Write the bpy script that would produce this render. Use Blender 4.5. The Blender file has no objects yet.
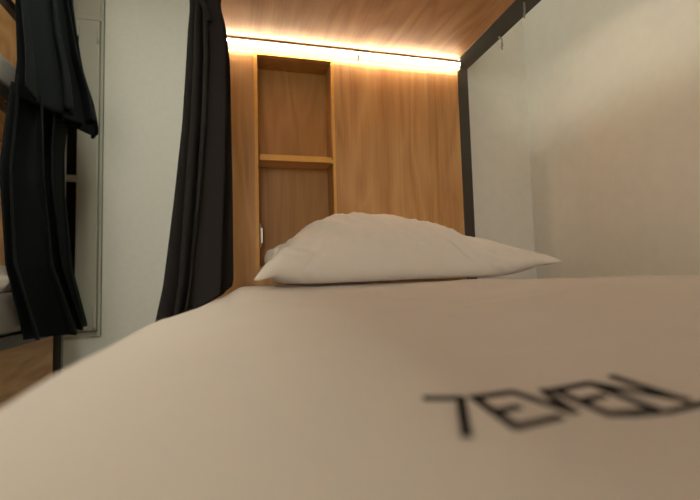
LED,LAMP,WINDOW_FILL,EXPO=74,4.0,2.9,1.22
import bpy, bmesh, math, random
from mathutils import Vector, Matrix, noise
random.seed(7)
SC = bpy.context.scene; COL = SC.collection
def lin(c):
    return tuple(((v/255)/12.92 if v/255 <= .04045 else ((v/255+.055)/1.055)**2.4) for v in c)+(1,)
def smooth(a,b,x):
    t=max(0.,min(1.,(x-a)/(b-a)));return t*t*(3-2*t)

# ------------------------------------------------------------ materials
def newmat(name):
    m=bpy.data.materials.new(name);m.use_nodes=True
    nt=m.node_tree;return m,nt,nt.nodes['Principled BSDF'],nt.nodes.new,nt.links.new
def plain(name,col,rough=.6,metal=0,nscale=0,namt=.06,bump=0,sheen=0,spec=None):
    m,nt,p,N,L=newmat(name)
    p.inputs['Base Color'].default_value=lin(col);p.inputs['Roughness'].default_value=rough
    p.inputs['Metallic'].default_value=metal
    if sheen: p.inputs['Sheen Weight'].default_value=sheen;p.inputs['Sheen Roughness'].default_value=.5
    if spec is not None: p.inputs['Specular IOR Level'].default_value=spec
    if nscale:
        tc=N('ShaderNodeTexCoord');n=N('ShaderNodeTexNoise');n.inputs['Scale'].default_value=nscale;n.inputs['Detail'].default_value=5
        L(tc.outputs['Object'],n.inputs['Vector'])
        r=N('ShaderNodeValToRGB');c=lin(col)
        r.color_ramp.elements[0].position=.3;r.color_ramp.elements[1].position=.7
        r.color_ramp.elements[0].color=tuple(v*(1-namt) for v in c[:3])+(1,)
        r.color_ramp.elements[1].color=tuple(min(1,v*(1+namt)) for v in c[:3])+(1,)
        L(n.outputs['Fac'],r.inputs['Fac']);L(r.outputs['Color'],p.inputs['Base Color'])
        if bump:
            b=N('ShaderNodeBump');b.inputs['Strength'].default_value=bump;b.inputs['Distance'].default_value=.002
            L(n.outputs['Fac'],b.inputs['Height']);L(b.outputs['Normal'],p.inputs['Normal'])
    return m
def wood(name,axis,dark,mid,light,rough=.5):
    m,nt,p,N,L=newmat(name)
    tc=N('ShaderNodeTexCoord')
    def mapped(a,b):
        mp=N('ShaderNodeMapping');s=[a,a,a];s[axis]=b;mp.inputs['Scale'].default_value=s
        L(tc.outputs['Object'],mp.inputs['Vector']);return mp
    mp=mapped(1.0,.16)
    w=N('ShaderNodeTexNoise');w.inputs['Scale'].default_value=7;w.inputs['Detail'].default_value=2;w.inputs['Distortion'].default_value=.6
    L(mp.outputs[0],w.inputs['Vector'])
    mu=N('ShaderNodeMath');mu.operation='MULTIPLY';mu.inputs[1].default_value=11;L(w.outputs['Fac'],mu.inputs[0])
    fr=N('ShaderNodeMath');fr.operation='PINGPONG';fr.inputs[1].default_value=1;L(mu.outputs[0],fr.inputs[0])
    mp2=mapped(1.0,.03)
    f=N('ShaderNodeTexNoise');f.inputs['Scale'].default_value=150;f.inputs['Detail'].default_value=6;f.inputs['Roughness'].default_value=.7
    L(mp2.outputs[0],f.inputs['Vector'])
    mp3=mapped(1.0,.08)
    g=N('ShaderNodeTexNoise');g.inputs['Scale'].default_value=16;g.inputs['Detail'].default_value=4
    L(mp3.outputs[0],g.inputs['Vector'])
    a=N('ShaderNodeMix');a.inputs[0].default_value=.62;L(fr.outputs[0],a.inputs[2]);L(g.outputs['Fac'],a.inputs[3])
    b=N('ShaderNodeMix');b.inputs[0].default_value=.42;L(a.outputs[0],b.inputs[2]);L(f.outputs['Fac'],b.inputs[3])
    r=N('ShaderNodeValToRGB');e=r.color_ramp.elements
    e[0].position=.22;e[0].color=lin(dark);e[1].position=.72;e[1].color=lin(light)
    k=r.color_ramp.elements.new(.46);k.color=lin(mid)
    L(b.outputs[0],r.inputs['Fac']);L(r.outputs['Color'],p.inputs['Base Color'])
    p.inputs['Roughness'].default_value=rough
    bp=N('ShaderNodeBump');bp.inputs['Strength'].default_value=.25;bp.inputs['Distance'].default_value=.0008
    L(f.outputs['Fac'],bp.inputs['Height']);L(bp.outputs['Normal'],p.inputs['Normal'])
    return m
def fabric(name,col,rough=.9,weave=900,bump=.15,cr=0,sheen=.2):
    m,nt,p,N,L=newmat(name)
    p.inputs['Base Color'].default_value=lin(col);p.inputs['Roughness'].default_value=rough
    p.inputs['Sheen Weight'].default_value=sheen;p.inputs['Specular IOR Level'].default_value=.2
    tc=N('ShaderNodeTexCoord');n=N('ShaderNodeTexNoise');n.inputs['Scale'].default_value=weave;n.inputs['Detail'].default_value=2
    L(tc.outputs['Object'],n.inputs['Vector'])
    b=N('ShaderNodeBump');b.inputs['Strength'].default_value=bump;b.inputs['Distance'].default_value=.0006
    L(n.outputs['Fac'],b.inputs['Height'])
    if cr:
        c=N('ShaderNodeTexNoise');c.inputs['Scale'].default_value=14;c.inputs['Detail'].default_value=3;c.inputs['Distortion'].default_value=1.5
        L(tc.outputs['Object'],c.inputs['Vector'])
        b2=N('ShaderNodeBump');b2.inputs['Strength'].default_value=cr;b2.inputs['Distance'].default_value=.01
        L(c.outputs['Fac'],b2.inputs['Height']);L(b.outputs['Normal'],b2.inputs['Normal']);L(b2.outputs['Normal'],p.inputs['Normal'])
    else: L(b.outputs['Normal'],p.inputs['Normal'])
    return m
def emit(name,col,s):
    m,nt,p,N,L=newmat(name)
    p.inputs['Base Color'].default_value=(1,1,1,1);p.inputs['Emission Color'].default_value=col+(1,);p.inputs['Emission Strength'].default_value=s
    return m
W_D,W_M,W_L=(158,108,60),(194,144,88),(214,167,112)
M=dict(
 wood_z=wood('oak_laminate_vertical',2,W_D,W_M,W_L),
 wood_y=wood('oak_laminate_lengthwise',1,W_D,W_M,W_L),
 wood_x=wood('oak_laminate_crosswise',0,W_D,W_M,W_L),
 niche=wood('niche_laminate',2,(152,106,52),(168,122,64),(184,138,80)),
 edge=plain('edge_banding',(226,172,84),.45,nscale=40),
 metal=plain('black_powder_coated_steel',(60,53,45),.38,.0,nscale=220,bump=.05),
 alu=plain('aluminium',(170,165,158),.35,.8,nscale=60),
 chrome=plain('bright_metal',(215,212,205),.25,.9,nscale=60),
 white=fabric('white_cotton',(206,192,180),.85,cr=.2),
 pillow=fabric('white_pillowcase',(230,221,210),.85,cr=.10),
 thread=fabric('black_print',(16,11,9),.9,sheen=0),
 curtain=fabric('charcoal_curtain',(44,40,38),.92,weave=500,bump=.3,sheen=.0),
 curtainb=fabric('black_curtain',(26,29,30),.92,weave=500,bump=.3,sheen=.0),
 wall=plain('painted_wall',(236,231,220),.85,nscale=30,namt=.02,bump=.05),
 pvc=plain('white_window_plastic',(196,192,178),.4,nscale=8,namt=.02),
 gasket=plain('rubber_gasket',(38,36,32),.7,nscale=50),
 floor=plain('grey_floor',(165,158,146),.5,nscale=12,namt=.1),
 ceil=plain('white_ceiling',(225,224,215),.9,nscale=20,namt=.02),
 ledbody=emit('led_body',(1.0,.80,.62),LED*.007),  # opaque bar body given a faint glow, as spill from the tube
 led=emit('led_diffuser',(1.0,.80,.56),LED*.55),
 lamp=emit('ceiling_lamp_diffuser',(.95,1.0,.84),LAMP),
)
m,nt,p,N,L=newmat('dark_window_glass');p.inputs['Base Color'].default_value=lin((22,24,20));p.inputs['Roughness'].default_value=.05
p.inputs['Transmission Weight'].default_value=.6;M['glass']=m
M['night']=plain('dark_outside',(30,32,26),.9,nscale=5)

# ------------------------------------------------------------ helpers
def link(name,bm,mat,parent=None,sm=False,bevel=0,seg=2):
    bmesh.ops.recalc_face_normals(bm,faces=bm.faces)
    me=bpy.data.meshes.new(name);bm.to_mesh(me);bm.free()
    if mat: me.materials.append(M[mat])
    if sm: me.shade_smooth()
    o=bpy.data.objects.new(name,me);COL.objects.link(o)
    if bevel:
        b=o.modifiers.new('bevel','BEVEL');b.width=bevel;b.segments=seg;b.limit_method='ANGLE'
    if parent: o.parent=parent
    return o
def bx(bm,x0,x1,y0,y1,z0,z1):
    v=[bm.verts.new((x,y,z)) for x in (x0,x1) for y in (y0,y1) for z in (z0,z1)]
    for f in ((0,1,3,2),(4,6,7,5),(0,4,5,1),(2,3,7,6),(0,2,6,4),(1,5,7,3)): bm.faces.new([v[i] for i in f])
def boxes(name,lst,mat,parent=None,bevel=.0015):
    bm=bmesh.new()
    for b in lst: bx(bm,*b)
    return link(name,bm,mat,parent,bevel=bevel)
def tube(bm,pts,r,n=8,closed=False):
    pts=[Vector(p) for p in pts];rings=[];K=len(pts)
    for i,p in enumerate(pts):
        a=pts[(i-1)%K] if closed or i>0 else p;b=pts[(i+1)%K] if closed or i<K-1 else p
        t=(b-a).normalized();u=t.orthogonal().normalized() if i==0 or not rings else (pu-t*pu.dot(t)).normalized()
        pu=u;w=t.cross(u)
        rings.append([bm.verts.new(p+(u*math.cos(k*2*math.pi/n)+w*math.sin(k*2*math.pi/n))*r) for k in range(n)])
    for i in range(K if closed else K-1):
        A=rings[i];B=rings[(i+1)%K]
        for k in range(n): bm.faces.new((A[k],A[(k+1)%n],B[(k+1)%n],B[k]))
    if not closed: bm.faces.new(rings[0]);bm.faces.new(rings[-1])
def tag(o,label,cat,group=None):
    o['label']=label;o['category']=cat
    if group:o['group']=group
    return o
def empty(name,loc,label,cat,group=None):
    o=bpy.data.objects.new(name,None);COL.objects.link(o);o.location=loc;o.empty_display_size=.1
    return tag(o,label,cat,group)
def struct_(name,lst,mat,bevel=0):
    o=boxes(name,lst,mat,None,bevel);o['kind']='structure';return o
def copy_tree(o,parent=None):
    c=o.copy();COL.objects.link(c);c.parent=parent
    for ch in list(o.children): copy_tree(ch,c)
    return c

# ------------------------------------------------------------ room
FZ=-.65;CZ=2.15;XW=1.146;YB=1.508;YF=3.0;XL=-1.87;YN=-1.9
struct_('floor',[(XL-.1,XW+.1,YN-.1,YF+.1,FZ-.05,FZ)],'floor')
struct_('ceiling',[(XL-.1,XW+.1,YN-.1,YF+.1,CZ,CZ+.05)],'ceil')
struct_('wall_right',[(XW,XW+.1,YN-.1,YF+.1,FZ,CZ)],'wall')
struct_('wall_left',[(XL-.1,XL,YN-.1,YF+.1,FZ,CZ)],'wall')
NX0,NX1,NZ0,NZ1=-1.25,-.05,-.05,1.25  # opening cut in the unseen near wall to let fill light in
struct_('wall_near',[(XL,NX0,YN-.1,YN,FZ,CZ),(NX1,XW,YN-.1,YN,FZ,CZ),(NX0,NX1,YN-.1,YN,FZ,NZ0),(NX0,NX1,YN-.1,YN,NZ1,CZ)],'wall')
struct_('fill_window',[(NX0,NX0+.05,YN-.08,YN,NZ0,NZ1),(NX1-.05,NX1,YN-.08,YN,NZ0,NZ1),(NX0+.05,NX1-.05,YN-.08,YN,NZ0,NZ0+.05),(NX0+.05,NX1-.05,YN-.08,YN,NZ1-.05,NZ1),((NX0+NX1)/2-.025,(NX0+NX1)/2+.025,YN-.08,YN,NZ0+.05,NZ1-.05)],'pvc',.004)  # window added behind the camera for fill on pillow and bed cover
struct_('wall_behind_headboard',[(-.06,XW,YB,YB+.12,FZ,CZ)],'wall')
# far wall with a window opening
WX0,WX1,WZ0,WZ1=-1.62,-.805,-.29,2.05
struct_('wall_far',[(WX1,XW,YF,YF+.1,FZ,CZ),(XL,WX0,YF,YF+.1,FZ,CZ),(WX0,WX1,YF,YF+.1,FZ,WZ0),(WX0,WX1,YF,YF+.1,WZ1,CZ)],'wall')
# window: fixed frame + top light + sash
wf=struct_('window_1',[(WX1-.016,WX1,YF-.012,YF+.07,WZ0,WZ1),(WX0,WX0+.016,YF-.012,YF+.07,WZ0,WZ1),
   (WX0+.016,WX1-.016,YF-.012,YF+.07,WZ0,WZ0+.03),(WX0+.016,WX1-.016,YF-.012,YF+.07,WZ1-.03,WZ1),(WX0+.016,WX1-.016,YF-.012,YF+.07,1.688,1.72)],'pvc',.003)
sx0,sx1,sz0,sz1=WX0+.018,WX1-.02,WZ0+.034,1.68
boxes('sash',[(sx1-.118,sx1,YF-.028,YF+.05,sz0,sz1),(sx0,sx0+.118,YF-.028,YF+.05,sz0,sz1),(sx0+.118,sx1-.118,YF-.028,YF+.05,sz0,sz0+.10),
   (sx0+.118,sx1-.118,YF-.028,YF+.05,sz1-.11,sz1),(sx0+.118,sx1-.118,YF-.024,YF+.05,.655,.69)],'pvc',wf,.006)
boxes('top_panel',[(WX0+.018,WX1-.018,YF-.006,YF+.04,1.722,WZ1-.032)],'pvc',wf,.003)
boxes('window_pane',[(sx0+.12,sx1-.12,YF+.012,YF+.018,sz0+.102,.653),(sx0+.12,sx1-.12,YF+.012,YF+.018,.692,sz1-.112)],'glass',wf,0)
boxes('gasket',[(WX1-.0035,WX1+.0035,YF-.004,YF+.001,WZ0,WZ1)],'gasket',wf,0)
for hz in (1.585,-.20):
    h=boxes('hinge',[(WX1-.034,WX1-.018,YF-.045,YF-.0285,hz-.055,hz+.055)],'pvc',wf,.006)
    boxes('hinge_pin',[(WX1-.0265,WX1-.0255+.004,YF-.047,YF-.0455,hz-.05,hz-.035)],'chrome',h,0)
struct_('added_night_box',[(WX0-.06,WX1+.06,YF+.45,YF+.5,WZ0-.06,WZ1+.06),(WX0-.06,WX0-.01,YF+.1005,YF+.449,WZ0-.01,WZ1+.01),(WX1+.01,WX1+.06,YF+.1005,YF+.449,WZ0-.01,WZ1+.01),(WX0-.06,WX1+.06,YF+.1005,YF+.449,WZ0-.06,WZ0-.011),(WX0-.06,WX1+.06,YF+.1005,YF+.449,WZ1+.011,WZ1+.06)],'night')  # added dark box behind the pane, keeps world light out
bm=bmesh.new()
for k in range(9):
    z=.90+k*.062
    bx(bm,-1.50,-.985,YF+.07,YF+.10,z,z+.028)
tag(link('window_blind',bm,'pvc',bevel=.003),'white slatted blind seen through the dark window pane','blind')

# ------------------------------------------------------------ bunk bed
def bunk(x0,x1,y0,y1,name,label,guards,niche):
    """x0..x1 outer rail faces, y1 = head end (headboard plane); origin at the floor"""
    root=empty(name,((x0+x1)/2,(y0+y1)/2,FZ),label,'bunk bed')
    ox,oy=(x0+x1)/2,(y0+y1)/2
    def q(b): return (b[0]-ox,b[1]-ox,b[2]-oy,b[3]-oy,b[4]-FZ,b[5]-FZ)
    def part(nm,l,mat,par=root,bevel=.0015): return boxes(nm,[q(b) for b in l],mat,par,bevel)
    t=.040
    zt=1.28 if True else 0
    for (px,py,pd) in ((x0,y1+.0185,.03),(x1-t,y1+.0185,.03),(x0,y0,t),(x1-t,y0,t)):
        part('post',[(px,px+t,py,py+pd,FZ,zt)],'metal',bevel=.002)
    for zz,zh in ((.7685,.045),(-.235,.05)):
        for rx in (x0,x1-t):
            part('side_rail',[(rx,rx+t,y0+t+.0005,y1+.018,zz,zz+zh)],'metal',bevel=.002)
    for fx in (x0+t+.0005,x1-t-.0345):
        part('rail_flange',[(fx,fx+.034,y0+t+.0005,y1-.0005,.7655,.7678)],'metal',bevel=.0008)
    for rx in guards:
        part('guard_rail',[(rx+.004,rx+t-.004,y0+t+.0005,y1-.0005,1.165,1.197)],'metal',bevel=.002)
    for zz in (.7685,-.235,1.1): part('end_rail',[(x0+t+.0005,x1-t-.0005,y0,y0+t,zz,zz+.05)],'metal')
    part('bunk_board',[(x0+t+.0006,x1-t-.0006,y0+t+.001,y1-.0005,.768,.790)],'wood_y')
    part('bunk_board',[(x0+t+.0006,x1-t-.0006,y0+t+.001,y1-.0005,-.222,-.2)],'wood_y')
    part('base_panel',[(x0+.016,x0+.030,y0+t+.001,y1-t-.001,FZ+.03,-.237),(x1-.030,x1-.016,y0+t+.001,y1-t-.001,FZ+.03,-.237)],'wood_y')
    th=.018
    ytop=.767
    if niche:
        nx0,nx1,nz0,nz1=niche
        hb=part('headboard_panel',[(x0+t+.0005,nx0,y1,y1+th,FZ+.01,ytop),(nx1,x1-t-.0125,y1,y1+th,FZ+.01,ytop),(nx0,nx1,y1,y1+th,FZ+.01,nz0),(nx0,nx1,y1,y1+th,nz1,ytop)],'wood_z',bevel=0)
        d=.099
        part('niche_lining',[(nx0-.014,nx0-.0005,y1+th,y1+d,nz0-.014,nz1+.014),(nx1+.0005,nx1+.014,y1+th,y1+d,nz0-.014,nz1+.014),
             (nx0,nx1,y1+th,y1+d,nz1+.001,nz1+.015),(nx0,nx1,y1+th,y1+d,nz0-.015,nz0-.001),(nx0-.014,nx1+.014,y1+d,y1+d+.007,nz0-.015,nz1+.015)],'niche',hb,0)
        part('niche_shelf',[(nx0+.0045,nx1-.0045,y1+.004,y1+d-.001,.392,.409)],'wood_x',hb,.001)
        e=.0100
        part('niche_edging',[(nx0-.011,nx0-.0004,y1-.002,y1+.001,nz0,nz1+.011),(nx1+.0004,nx1+.009,y1-.002,y1+.001,nz0,nz1+.011),(nx0-.0004,nx1+.0004,y1-.002,y1+.001,nz1+.0004,nz1+.011),
             (nx0+.004,nx1-.004,y1+.0015,y1+.0038,.391,.410)],'edge',hb,.0005)
        bmc=bmesh.new();bmesh.ops.create_cone(bmc,cap_ends=True,segments=20,radius1=.0065,radius2=.006,depth=.002,matrix=Matrix.Translation((nx1-.004-ox,y1-.0042-oy,.393-FZ))@Matrix.Rotation(math.pi/2,4,'X'))
        link('screw_cap',bmc,'edge',hb)
        part('door_catch',[(nx0+.007,nx0+.0125,y1+.03,y1+.036,.128,.178),(nx0+.0045,nx0+.007,y1+.025,y1+.04,.115,.19)],'chrome',hb,.001)
    else:
        part('headboard_panel',[(x0+t+.0005,x1-t-.0005,y1,y1+th,FZ+.01,ytop)],'wood_z',bevel=0)
    part('upper_headboard',[(x0+t+.0005,x1-t-.0005,y1,y1+th,.80,1.75)],'wood_z',bevel=0)
    def hook(hx,hy,turn=0):
        bmh=bmesh.new()
        c,s=math.cos(turn),math.sin(turn);o3=Vector((hx-ox,hy-oy,.7685-FZ))
        def P(a,z,b=0): return o3+Vector((a*c-b*s,a*s+b*c,z))
        tube(bmh,[P(-.012,-.003),P(-.006,-.003),P(0,-.003),P(.006,-.004)],0.0030)
        tube(bmh,[P(.004,-.002),P(.005,-.010),P(.005,-.016)],.0030)
        tube(bmh,[P(.005+.005*math.cos(a*math.pi/5),-.021+.006*math.sin(a*math.pi/5)) for a in range(10)],0.0026,6,True)
        tube(bmh,[P(.005+.0045*math.cos(a*math.pi/5),-.032+.006*math.sin(a*math.pi/5),.002) for a in range(10)],0.0026,6,True)
        h=link('curtain_hook',bmh,'alu',root,True)
        return h
    return root,hook
BX0,BX1,BY0,BY1=-.118,.833,-.62,1.4
bed,hook=bunk(BX0,BX1,BY0,BY1,'bunk_bed','bunk bed whose oak headboard holds a tall open shelf niche',(BX0,),(.069,.311,.052,.735))
hook(BX1-.004,1.20,.5);hook(BX1-.040,1.03,.9)
for hy in (.82,.65,.2,-.2): hook(BX1-.020,hy,.5)
for hy in (1.13,1.07,1.19): hook(BX0+.018,hy,1.2)
# LED light bar under the upper board
def ledbar(x0,x1,y1,label,energy=1):
    r=empty('led_light_bar',((x0+x1)/2,y1-.008,.7502),label,'light bar')
    h=(x1-x0)/2
    def prism(nm,a,c,prof,mat,bev=0):
        bm=bmesh.new();A=[bm.verts.new((a,y,z)) for y,z in prof];B=[bm.verts.new((c,y,z)) for y,z in prof];K=len(prof)
        for i in range(K): bm.faces.new((A[i],A[(i+1)%K],B[(i+1)%K],B[i]))
        bm.faces.new(A);bm.faces.new(B)
        return link(nm,bm,mat,r,bevel=bev)
    prism('housing',-h,h,[(-.027,.0172),(.0075,.0172),(.0075,.0),(.0055,.0),(.0055,.0152),(-.0250,.0152),(-.0250,.0105),(-.027,.0105)],'alu')
    mid=.05
    for a,c in ((-h+.004,mid-.003),(mid+.003,h-.004)):
        prism('light_tube',a,c,[(-.0245,.0148),(.0045,.0148),(.0045,.0045),(-.0235,.0045),(-.0245,.0055)],'led')
        prism('tube_body',a,c,[(-.0235,.0035),(.0008,.0035),(.0008,-.0105),(-.0205,-.0105),(-.0235,-.008)],'ledbody')
    boxes('joint',[(mid-.0028,mid+.0028,-.0255,-.008,-.012,.015)],'pvc',r,.001)
    for s in (-1,1): boxes('end_cap',[(s*h-.0035 if s>0 else -h,s*h if s>0 else -h+.0035,-.0255,-.008,-.012,.015)],'alu',r,.001)
    return r
ledbar(BX0+.042,BX1-.056,BY1,'long glowing light bar along the top of the headboard with the shelf niche')
OX1=-.893;OX0=OX1-.918;OY1=2.62;OY0=.54
obed,ohook=bunk(OX0,OX1,OY0,OY1,'bunk_bed','bunk bed across the aisle, its near end half hidden behind black curtains',(OX1-.036,),None)
for hy in (1.93,2.04,2.12,2.2,2.3): ohook(OX1-.006,hy,.9)

# ------------------------------------------------------------ bedding
def zs(x,y):
    d=math.hypot((x-.20)/(.72 if x>.2 else .78),(max(y,.12)-.12)/1.0)
    z=-.008-.084*(1-smooth(.12,1.0,d))
    w=smooth(.35,1.15,y)
    m=max(0.,.03-x)
    z-=w*.42*m*smooth(0,.06,m)+(1-w)*.03*m
    z+=.0042*math.sin(9*x+4*y+1.2*math.sin(5*y))*math.sin(7*y-2*x+.6)*smooth(.3,.55,y)*(1-smooth(.9,1.1,y))
    z+=.019*(noise.noise(Vector((x*2.6+3,y*5.0,.3)))+.5*abs(noise.noise(Vector((x*4-y*2,y*9.0,1.3)))))*smooth(.36,.6,y)*(1-smooth(.86,1.02,y))*smooth(-.1,.08,x)*(1-.8*smooth(.5,.72,x))
    z+=.0045*math.exp(-((y-(.60+.10*x))/.012)**2)*smooth(.2,.35,x)*(1-smooth(.55,.75,x))
    z+=.0028*math.exp(-((y-(.47-.22*x))/.010)**2)*smooth(.1,.3,x)
    return z
def mattress(name,x0,x1,y0,y1,z0,z1,label):
    bm=bmesh.new();bx(bm,x0,x1,y0,y1,z0,z1)
    o=link(name,bm,'white',bevel=.03,seg=4);o.data.shade_smooth()
    return tag(o,label,'mattress')
mattress('mattress',BX0+.042,BX1-.042,BY0+.042,1.355,-.1995,-.145,'white mattress hidden under the white bed cover, in the bunk with the shelf niche')
mattress('mattress',BX0+.042,BX1-.042,BY0+.042,1.36,.7925,.92,'white mattress on the upper board above the big pillow')
# bed cover
def cover():
    bm=bmesh.new();NXc,NYc=150,220
    XL_,XR_,Y0_,Y1_=-.150,.815,-.60,1.392
    rows=[]
    for j in range(NYc+1):
        y=Y0_+(Y1_-Y0_)*j/NYc
        pin=smooth(1.325,1.352,y)
        xl=XL_+pin*(.075);xr=XR_-pin*.058
        pts=[]
        for k in range(10):                       # left skirt
            t=k/10;wob=.004*math.sin(y*17+2)*(1-t)
            pts.append((xl-.004*(1-t)+wob*.5,-.150+t*(zs(xl,y)-.022+.150)))
        R=.022
        for k in range(1,5):
            a=k/5*math.pi/2
            pts.append((xl+R*(1-math.cos(a)),zs(xl+R,y)-R+R*math.sin(a)))
        for i in range(NXc+1):
            x=xl+R+(xr-xl-2*R)*i/NXc
            pts.append((x,zs(x,y)))
        for k in range(4,0,-1):
            a=k/5*math.pi/2
            pts.append((xr-R*(1-math.cos(a)),zs(xr-R,y)-R+R*math.sin(a)))
        for k in range(9,-1,-1):
            t=k/10;pts.append((xr+.003*(1-t)*math.sin(y*21),-.150+t*(zs(xr,y)-.022+.150)))
        rows.append([bm.verts.new((x,y,z)) for x,z in pts])
    for a,b in zip(rows,rows[1:]):
        for i in range(len(a)-1): bm.faces.new((a[i],a[i+1],b[i+1],b[i]))
    o=link('bed_cover',bm,'white',None,True)
    s=o.modifiers.new('solid','SOLIDIFY');s.thickness=.006;s.offset=-1
    return tag(o,'white cotton bed cover with black lettering, spread over the near mattress','bed cover')
cov=cover()
def stroke(bm,pts,w,z0=.0006,th=.0010):
    # flat printed stroke that follows the cloth
    pts=[Vector(p) for p in pts]
    for a,b in zip(pts,pts[1:]):
        d=(b-a).normalized();n=Vector((-d.y,d.x));a2=a-d*w*.5;b2=b+d*w*.5
        K=max(2,int((b2-a2).length/.004));G=[]
        for i in range(K+1):
            c=a2.lerp(b2,i/K);G.append([(c+n*w*(k/3-.5)) for k in range(4)])
        lo=[[bm.verts.new((q.x,q.y,zs(q.x,q.y)+z0-.0006)) for q in r] for r in G]
        hi=[[bm.verts.new((q.x,q.y,zs(q.x,q.y)+z0+th)) for q in r] for r in G]
        for i in range(K):
            for k in range(3):
                bm.faces.new((hi[i][k],hi[i][k+1],hi[i+1][k+1],hi[i+1][k]));bm.faces.new((lo[i][k],lo[i+1][k],lo[i+1][k+1],lo[i][k+1]))
            for k in (0,3): bm.faces.new((lo[i][k],hi[i][k],hi[i+1][k],lo[i+1][k]))
        for i in (0,K):
            for k in range(3): bm.faces.new((lo[i][k],lo[i][k+1],hi[i][k+1],hi[i][k]))
LET=[([[(.137,.312),(.161,.306),(.129,.240)]],'7'),
([[(.206,.309),(.172,.305),(.164,.242),(.199,.249)],[(.168,.272),(.187,.276)]],'E'),
([[(.208,.306),(.217,.257),(.232,.304)]],'V'),
([[(.276,.307),(.241,.303),(.235,.246),(.258,.241)],[(.238,.274),(.260,.277)]],'E'),
([[(.270,.244),(.278,.306),(.304,.250),(.307,.312)]],'N')]
for s,_ in LET:
    bm=bmesh.new()
    for k in s: stroke(bm,k,.0066)
    link('printed_letter',bm,'thread',cov)
bm=bmesh.new();stroke(bm,[(.234,.243),(.247,.238),(.273,.235),(.315,.239)],.0045,.0006,.0012);link('printed_underline',bm,'thread',cov)

# pillow: two sewn sheets, filled
NXp,NYp=56,40
def inflate():
    """simulate the stuffed pillowcase once: two sheets joined at the rim, blown up by inner pressure, resting on a floor"""
    A,B=.40,.265;rnd=random.Random(3);V=[];F=[]
    Wn=NXp+1;top=[];bot=[]
    for s in (1,-1):
        for j in range(NYp+1):
            r=[]
            for i in range(Wn):
                edge=i in(0,NXp) or j in(0,NYp)
                if s<0 and edge: r.append(top[j][i]);continue
                V.append((A*(-1+2*i/NXp),B*(-1+2*j/NYp),0 if edge else s*(.006+.002*rnd.random())));r.append(len(V)-1)
            (top if s>0 else bot).append(r)
    for j in range(NYp):
        for i in range(NXp):
            F.append((top[j][i],top[j][i+1],top[j+1][i+1],top[j+1][i]));F.append((bot[j][i],bot[j+1][i],bot[j+1][i+1],bot[j][i+1]))
    me=bpy.data.meshes.new('case');me.from_pydata(V,[],F)
    o=bpy.data.objects.new('case',me);COL.objects.link(o);o.location.z=.09
    c=o.modifiers.new('c','CLOTH');s=c.settings
    s.quality=8;s.mass=.25;s.tension_stiffness=25;s.compression_stiffness=25;s.shear_stiffness=4;s.bending_stiffness=.15
    s.use_pressure=True;s.uniform_pressure_force=40;s.tension_damping=8;s.compression_damping=8;s.shear_damping=8;s.air_damping=4
    c.collision_settings.distance_min=.004
    support_mesh=bpy.data.meshes.new('support');support_mesh.from_pydata([(-2,-2,0),(2,-2,0),(2,2,0),(-2,2,0)],[],[(0,1,2,3)])
    support=bpy.data.objects.new('support',support_mesh);COL.objects.link(support);support.modifiers.new('x','COLLISION');support.collision.thickness_outer=.003
    fr=(SC.frame_start,SC.frame_end);SC.frame_end=90;c.point_cache.frame_end=90
    for f in range(1,91): SC.frame_set(f)
    ev=o.evaluated_get(bpy.context.evaluated_depsgraph_get());m=ev.to_mesh()
    P=[o.matrix_world@v.co for v in m.vertices];ev.to_mesh_clear()
    bpy.data.objects.remove(o);bpy.data.objects.remove(support);SC.frame_set(1);SC.frame_end=fr[1]
    xs=[p.x for p in P];ys=[p.y for p in P];z0=min(p.z for p in P)
    cx=(min(xs)+max(xs))/2;cy=(min(ys)+max(ys))/2
    return [(p.x-cx,p.y-cy,p.z-z0) for p in P],F
CASE,CASE_F=inflate()
def pillow_mesh(fn,name):
    v=[fn(*t) for t in CASE]
    me=bpy.data.meshes.new(name);me.from_pydata(v,[],CASE_F);me.shade_smooth();me.materials.append(M['pillow'])
    o=bpy.data.objects.new(name,me);COL.objects.link(o)
    s=o.modifiers.new('s','SUBSURF');s.levels=s.render_levels=1
    return o
PX,PY=.412,1.168
def shape(x,y,z):
    u=x/.388;v=y/.254
    h=max(0,z-.10)/.10;edge=min(1,(1-abs(u))*5)*min(1,(1-abs(v))*5)
    prof=.96-.34*smooth(-.40,-.97,u)-.46*smooth(-.25,1.0,u)
    zz=z*prof
    # diagonal creases running down from the crown to the lower front
    t=(x*1.0+z*1.3+y*.25)
    cr=(1.8*(1-abs(math.sin(43*t+2.2*math.sin(8*x+3*y))))**2.2-.5)*(.35+1.3*max(0,.5+noise.noise(Vector((x*7,y*5,z*6+4)))))
    cr2=noise.noise(Vector((t*26,(x-z)*5,y*4)))
    amt=max(0,edge)*smooth(.03,.09,z)*(1-smooth(.55,.9,u))
    zz+=.0095*cr*amt*(.4+.6*smooth(.0,-.6,v))+.012*cr2*amt
    yy=y*.80-.006*cr*amt-.008*cr2*amt
    zz+=.013*smooth(.35,1.05,u)+(.05*smooth(-.7,-1.05,u) if v>0 else 0)
    xx=x*(.935 if x<0 else 1.0)
    # a narrow flattened ear at the corners
    if u<0: xx-=.008*math.sin(math.pi*max(0,min(1,(abs(u)-.45)/.53)))
    c=smooth(.84,1.0,abs(u))*smooth(.80,1.0,abs(v))
    xx+=math.copysign(.022*c,u)
    if v>0 and u<0: xx+=.055*smooth(.5,1,v)*smooth(.4,1,-u)
    if v<0: zz-=(.034 if u<0 else .012)*c;yy-=.01*c
    X=PX+xx;Y=PY+yy
    base=zs(min(X,.78),min(Y,1.38)) if X>.03 else zs(.03,Y)
    return (X,Y,max(zz,.004)+base+.004)
pil=pillow_mesh(shape,'pillow')
tag(pil,'large plump white pillow lying against the oak headboard below the shelf niche','pillow')

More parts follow.
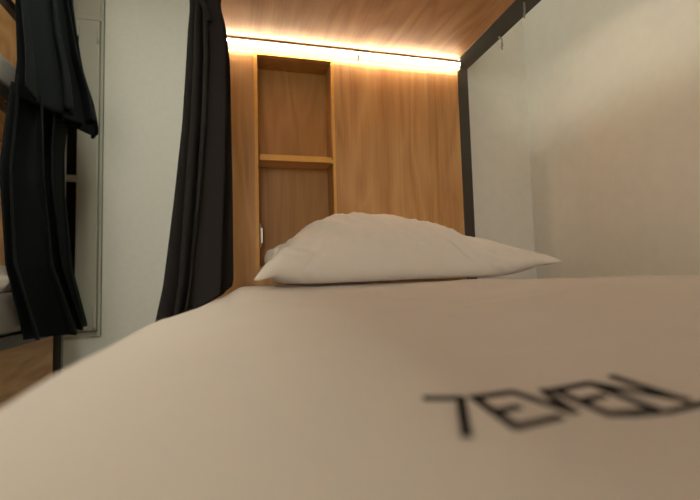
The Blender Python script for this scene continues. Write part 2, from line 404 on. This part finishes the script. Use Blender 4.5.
# bedding of the bunk across the aisle
mattress('mattress',OX0+.045,OX1-.005,OY0+.05,OY1-.012,-.1845,-.012,'white mattress in the lower bunk across the aisle')
mattress('mattress',OX0+.045,OX1-.010,OY0+.05,OY1-.012,.8145,.958,'pale mattress in the upper bunk across the aisle')
def opil(x,y,z):
    u=x/.388
    return (OX0+.52+x*1.0,OY1-.30+y*.78,-.0105+max(z*.72,.001))
tag(pillow_mesh(opil,'pillow'),'white pillow in the lower bunk across the aisle, partly behind the black curtain','pillow')

# ------------------------------------------------------------ curtains
def curtain(name,levels,k,mat,label,phase=0,ang=0,clampf=None,xr=None,lift=0,nz=70,n=220,thick=.003,parts=None):
    """one pleated cloth: serpentine path, levels = (z,cx,cy,half_len,half_depth)"""
    bm=bmesh.new();rows=[];lv=sorted(levels,key=lambda l:-l[0])
    zt,zb=lv[0][0],lv[-1][0];ca,sa=math.cos(ang),math.sin(ang)
    for j in range(nz+1):
        z=zt+(zb-zt)*j/nz;d=j/nz
        for a,b in zip(lv,lv[1:]):
            if b[0]<=z<=a[0]+1e-9:
                t=(a[0]-z)/(a[0]-b[0]);t=t*t*(3-2*t) if False else t;P=[a[i]+(b[i]-a[i])*t for i in range(5)];break
        _,cx,cy,hl,hd=P;row=[]
        for i in range(n+1):
            s=i/n;w=2*math.pi*k*s+phase+.5*math.sin(3*s*math.pi+phase)+.35*math.sin(2.2*d+s*5)
            am=.72+.28*math.sin(5.1*s*math.pi+phase*2+1.1*d)
            env=math.sqrt(max(.12,1-(2*s-1)**2*.88))
            l=hl*(2*s-1)+hl*.9/k*math.sin(2*w+.6)*.55
            c=hd*am*env*math.sin(w)
            c+=.002*math.sin(31*s+5*d)
            x=cx+c*ca+l*sa;y=cy+l*ca-c*sa
            zz=z+(.006*math.sin(w*.5+3*s) if j==nz else 0)
            row.append([x,y,zz+lift*s*smooth(.6,1,d)])
        if xr:
            for a,b in zip(xr,xr[1:]):
                if b[0]<=z<=a[0]+1e-9:
                    t=(a[0]-z)/(a[0]-b[0]);L0,L1=a[1]+(b[1]-a[1])*t,a[2]+(b[2]-a[2])*t
            m0=min(q[0] for q in row);m1=max(q[0] for q in row)
            for q in row: q[0]=L0+(q[0]-m0)/(m1-m0)*(L1-L0)
        if clampf:
            for q in row: q[0],q[1]=clampf(*q)
        rows.append([bm.verts.new(q) for q in row])
    for a,b in zip(rows,rows[1:]):
        for i in range(n): bm.faces.new((a[i],a[i+1],b[i+1],b[i]))
    o=link(name,bm,mat,None,True)
    so=o.modifiers.new('solid','SOLIDIFY');so.thickness=thick
    tag(o,label,'curtain','blackout curtains of the bunks');del o['group']
    return o
def cl(x,y,z):
    if z<.012:
        lim=-.155+.15*smooth(-.10,.008,z)
        if x>lim: x=lim-.004*(x-lim)
    return x,y
NEAR_X=[(.80,-.110,-.024),(.70,-.107,-.034),(.65,-.112,-.022),(.557,-.117,-.012),(.40,-.127,-.010),(.2,-.147,-.008),(0,-.170,-.008),(-.11,-.192,-.008),(-.5,-.27,-.16)]
near=curtain('curtain',[(.742,-.068,1.12,.042,.040),(.715,-.066,1.12,.046,.038),(.66,-.062,1.12,.062,.050),(.40,-.070,1.12,.075,.058),
  (.15,-.087,1.12,.080,.072),(-.05,-.100,1.12,.085,.088),(-.12,-.128,1.12,.085,.085),(-.2,-.215,1.11,.08,.04),(-.42,-.215,1.11,.08,.04)],3.2,'curtain',
  'long charcoal curtain bunched beside the oak headboard of the near bed',phase=.8,ang=-.35,clampf=cl,xr=NEAR_X)
bm=bmesh.new()
tie=[(-.098,1.072,.725),(-.083,1.064,.700),(-.070,1.061,.665),(-.058,1.060,.630)]
for a,b in zip(tie,tie[1:]): pass
G=[[Vector(p)+Vector((dx,dy,0)) for dx,dy in ((-.007,0),(.007,-.002),(.007,.002),(-.007,.004))] for p in tie]
V=[[bm.verts.new(q) for q in r] for r in G]
for a,b in zip(V,V[1:]):
    for i in range(4): bm.faces.new((a[i],a[(i+1)%4],b[(i+1)%4],b[i]))
bm.faces.new(V[0]);bm.faces.new(V[-1])
link('tie_strap',bm,'curtain',near,True)
curtain('curtain',[(.815,-.825,2.15,.27,.05),(.66,-.83,2.13,.26,.065),(.45,-.83,2.12,.29,.075),(.1,-.825,2.19,.32,.08),(-.205,-.81,2.36,.34,.11)],3.2,'curtainb',
  'long black curtain hanging from the lower rail of the bunk across the aisle',phase=.2,n=300)
curtain('curtain',[(1.95,-.83,2.20,.26,.05),(1.5,-.83,2.21,.29,.06),(1.1,-.80,2.25,.35,.085),(.90,-.775,2.28,.39,.10),(.745,-.765,2.29,.415,.115)],3.4,'curtainb',
  'shorter black curtain bundled above, from the upper bunk across the aisle',phase=1.7,n=300,lift=.10)
# rail that carries the upper curtain
bm=bmesh.new();tube(bm,[(-.83,OY0,1.965),(-.83,YF-.002,1.965)],.010,12)
r=link('curtain_rail',bm,'metal',None,True);tag(r,'black rail high above the bunk across the aisle, carrying the upper curtain','curtain rail')

# ------------------------------------------------------------ lamps
def unseen_ceiling_lamp(x,y,sx,sy,label):
    r=empty('unseen_ceiling_lamp',(x,y,CZ),label,'ceiling lamp','ceiling lamps')
    boxes('lamp_frame',[(-sx,sx,-sy,-sy+.012,-.03,0),(-sx,sx,sy-.012,sy,-.03,0),(-sx,-sx+.012,-sy+.012,sy-.012,-.03,0),(sx-.012,sx,-sy+.012,sy-.012,-.03,0)],'alu',r)
    boxes('lamp_diffuser',[(-sx+.013,sx-.013,-sy+.013,sy-.013,-.024,-.006)],'lamp',r,0)
    return r
unseen_ceiling_lamp(-.38,1.0,.25,.9,'unseen flat ceiling lamp added over the aisle between the bunk beds')  # lamp out of view, added for the room's brightness
w=bpy.data.worlds.new('world');SC.world=w;w.use_nodes=True
w.node_tree.nodes['Background'].inputs[0].default_value=(1,.93,.83,1);w.node_tree.nodes['Background'].inputs[1].default_value=WINDOW_FILL  # world light, enters as fill through the added window

# ------------------------------------------------------------ camera
R=((0.9685009111345756,0.00890096652783047,-0.24885087487563104),(-0.24752743097203517,-0.0744772801154796,-0.9660141332625443),(-0.027132195780675612,0.9971829859867599,-0.06992808027286507))
# columns of the camera matrix in world axes
cam=bpy.data.cameras.new('camera');co=bpy.data.objects.new('camera',cam);COL.objects.link(co)
m3=Matrix(R);co.matrix_world=m3.to_4x4()
cam.sensor_width=36;cam.lens=441/700*36;cam.clip_start=.01
cam.dof.use_dof=True;cam.dof.focus_distance=1.35;cam.dof.aperture_fstop=2.4
SC.camera=co
vs=SC.view_settings;vs.view_transform='Standard';vs.look='None';vs.gamma=1;vs.use_curve_mapping=False;vs.exposure=EXPO
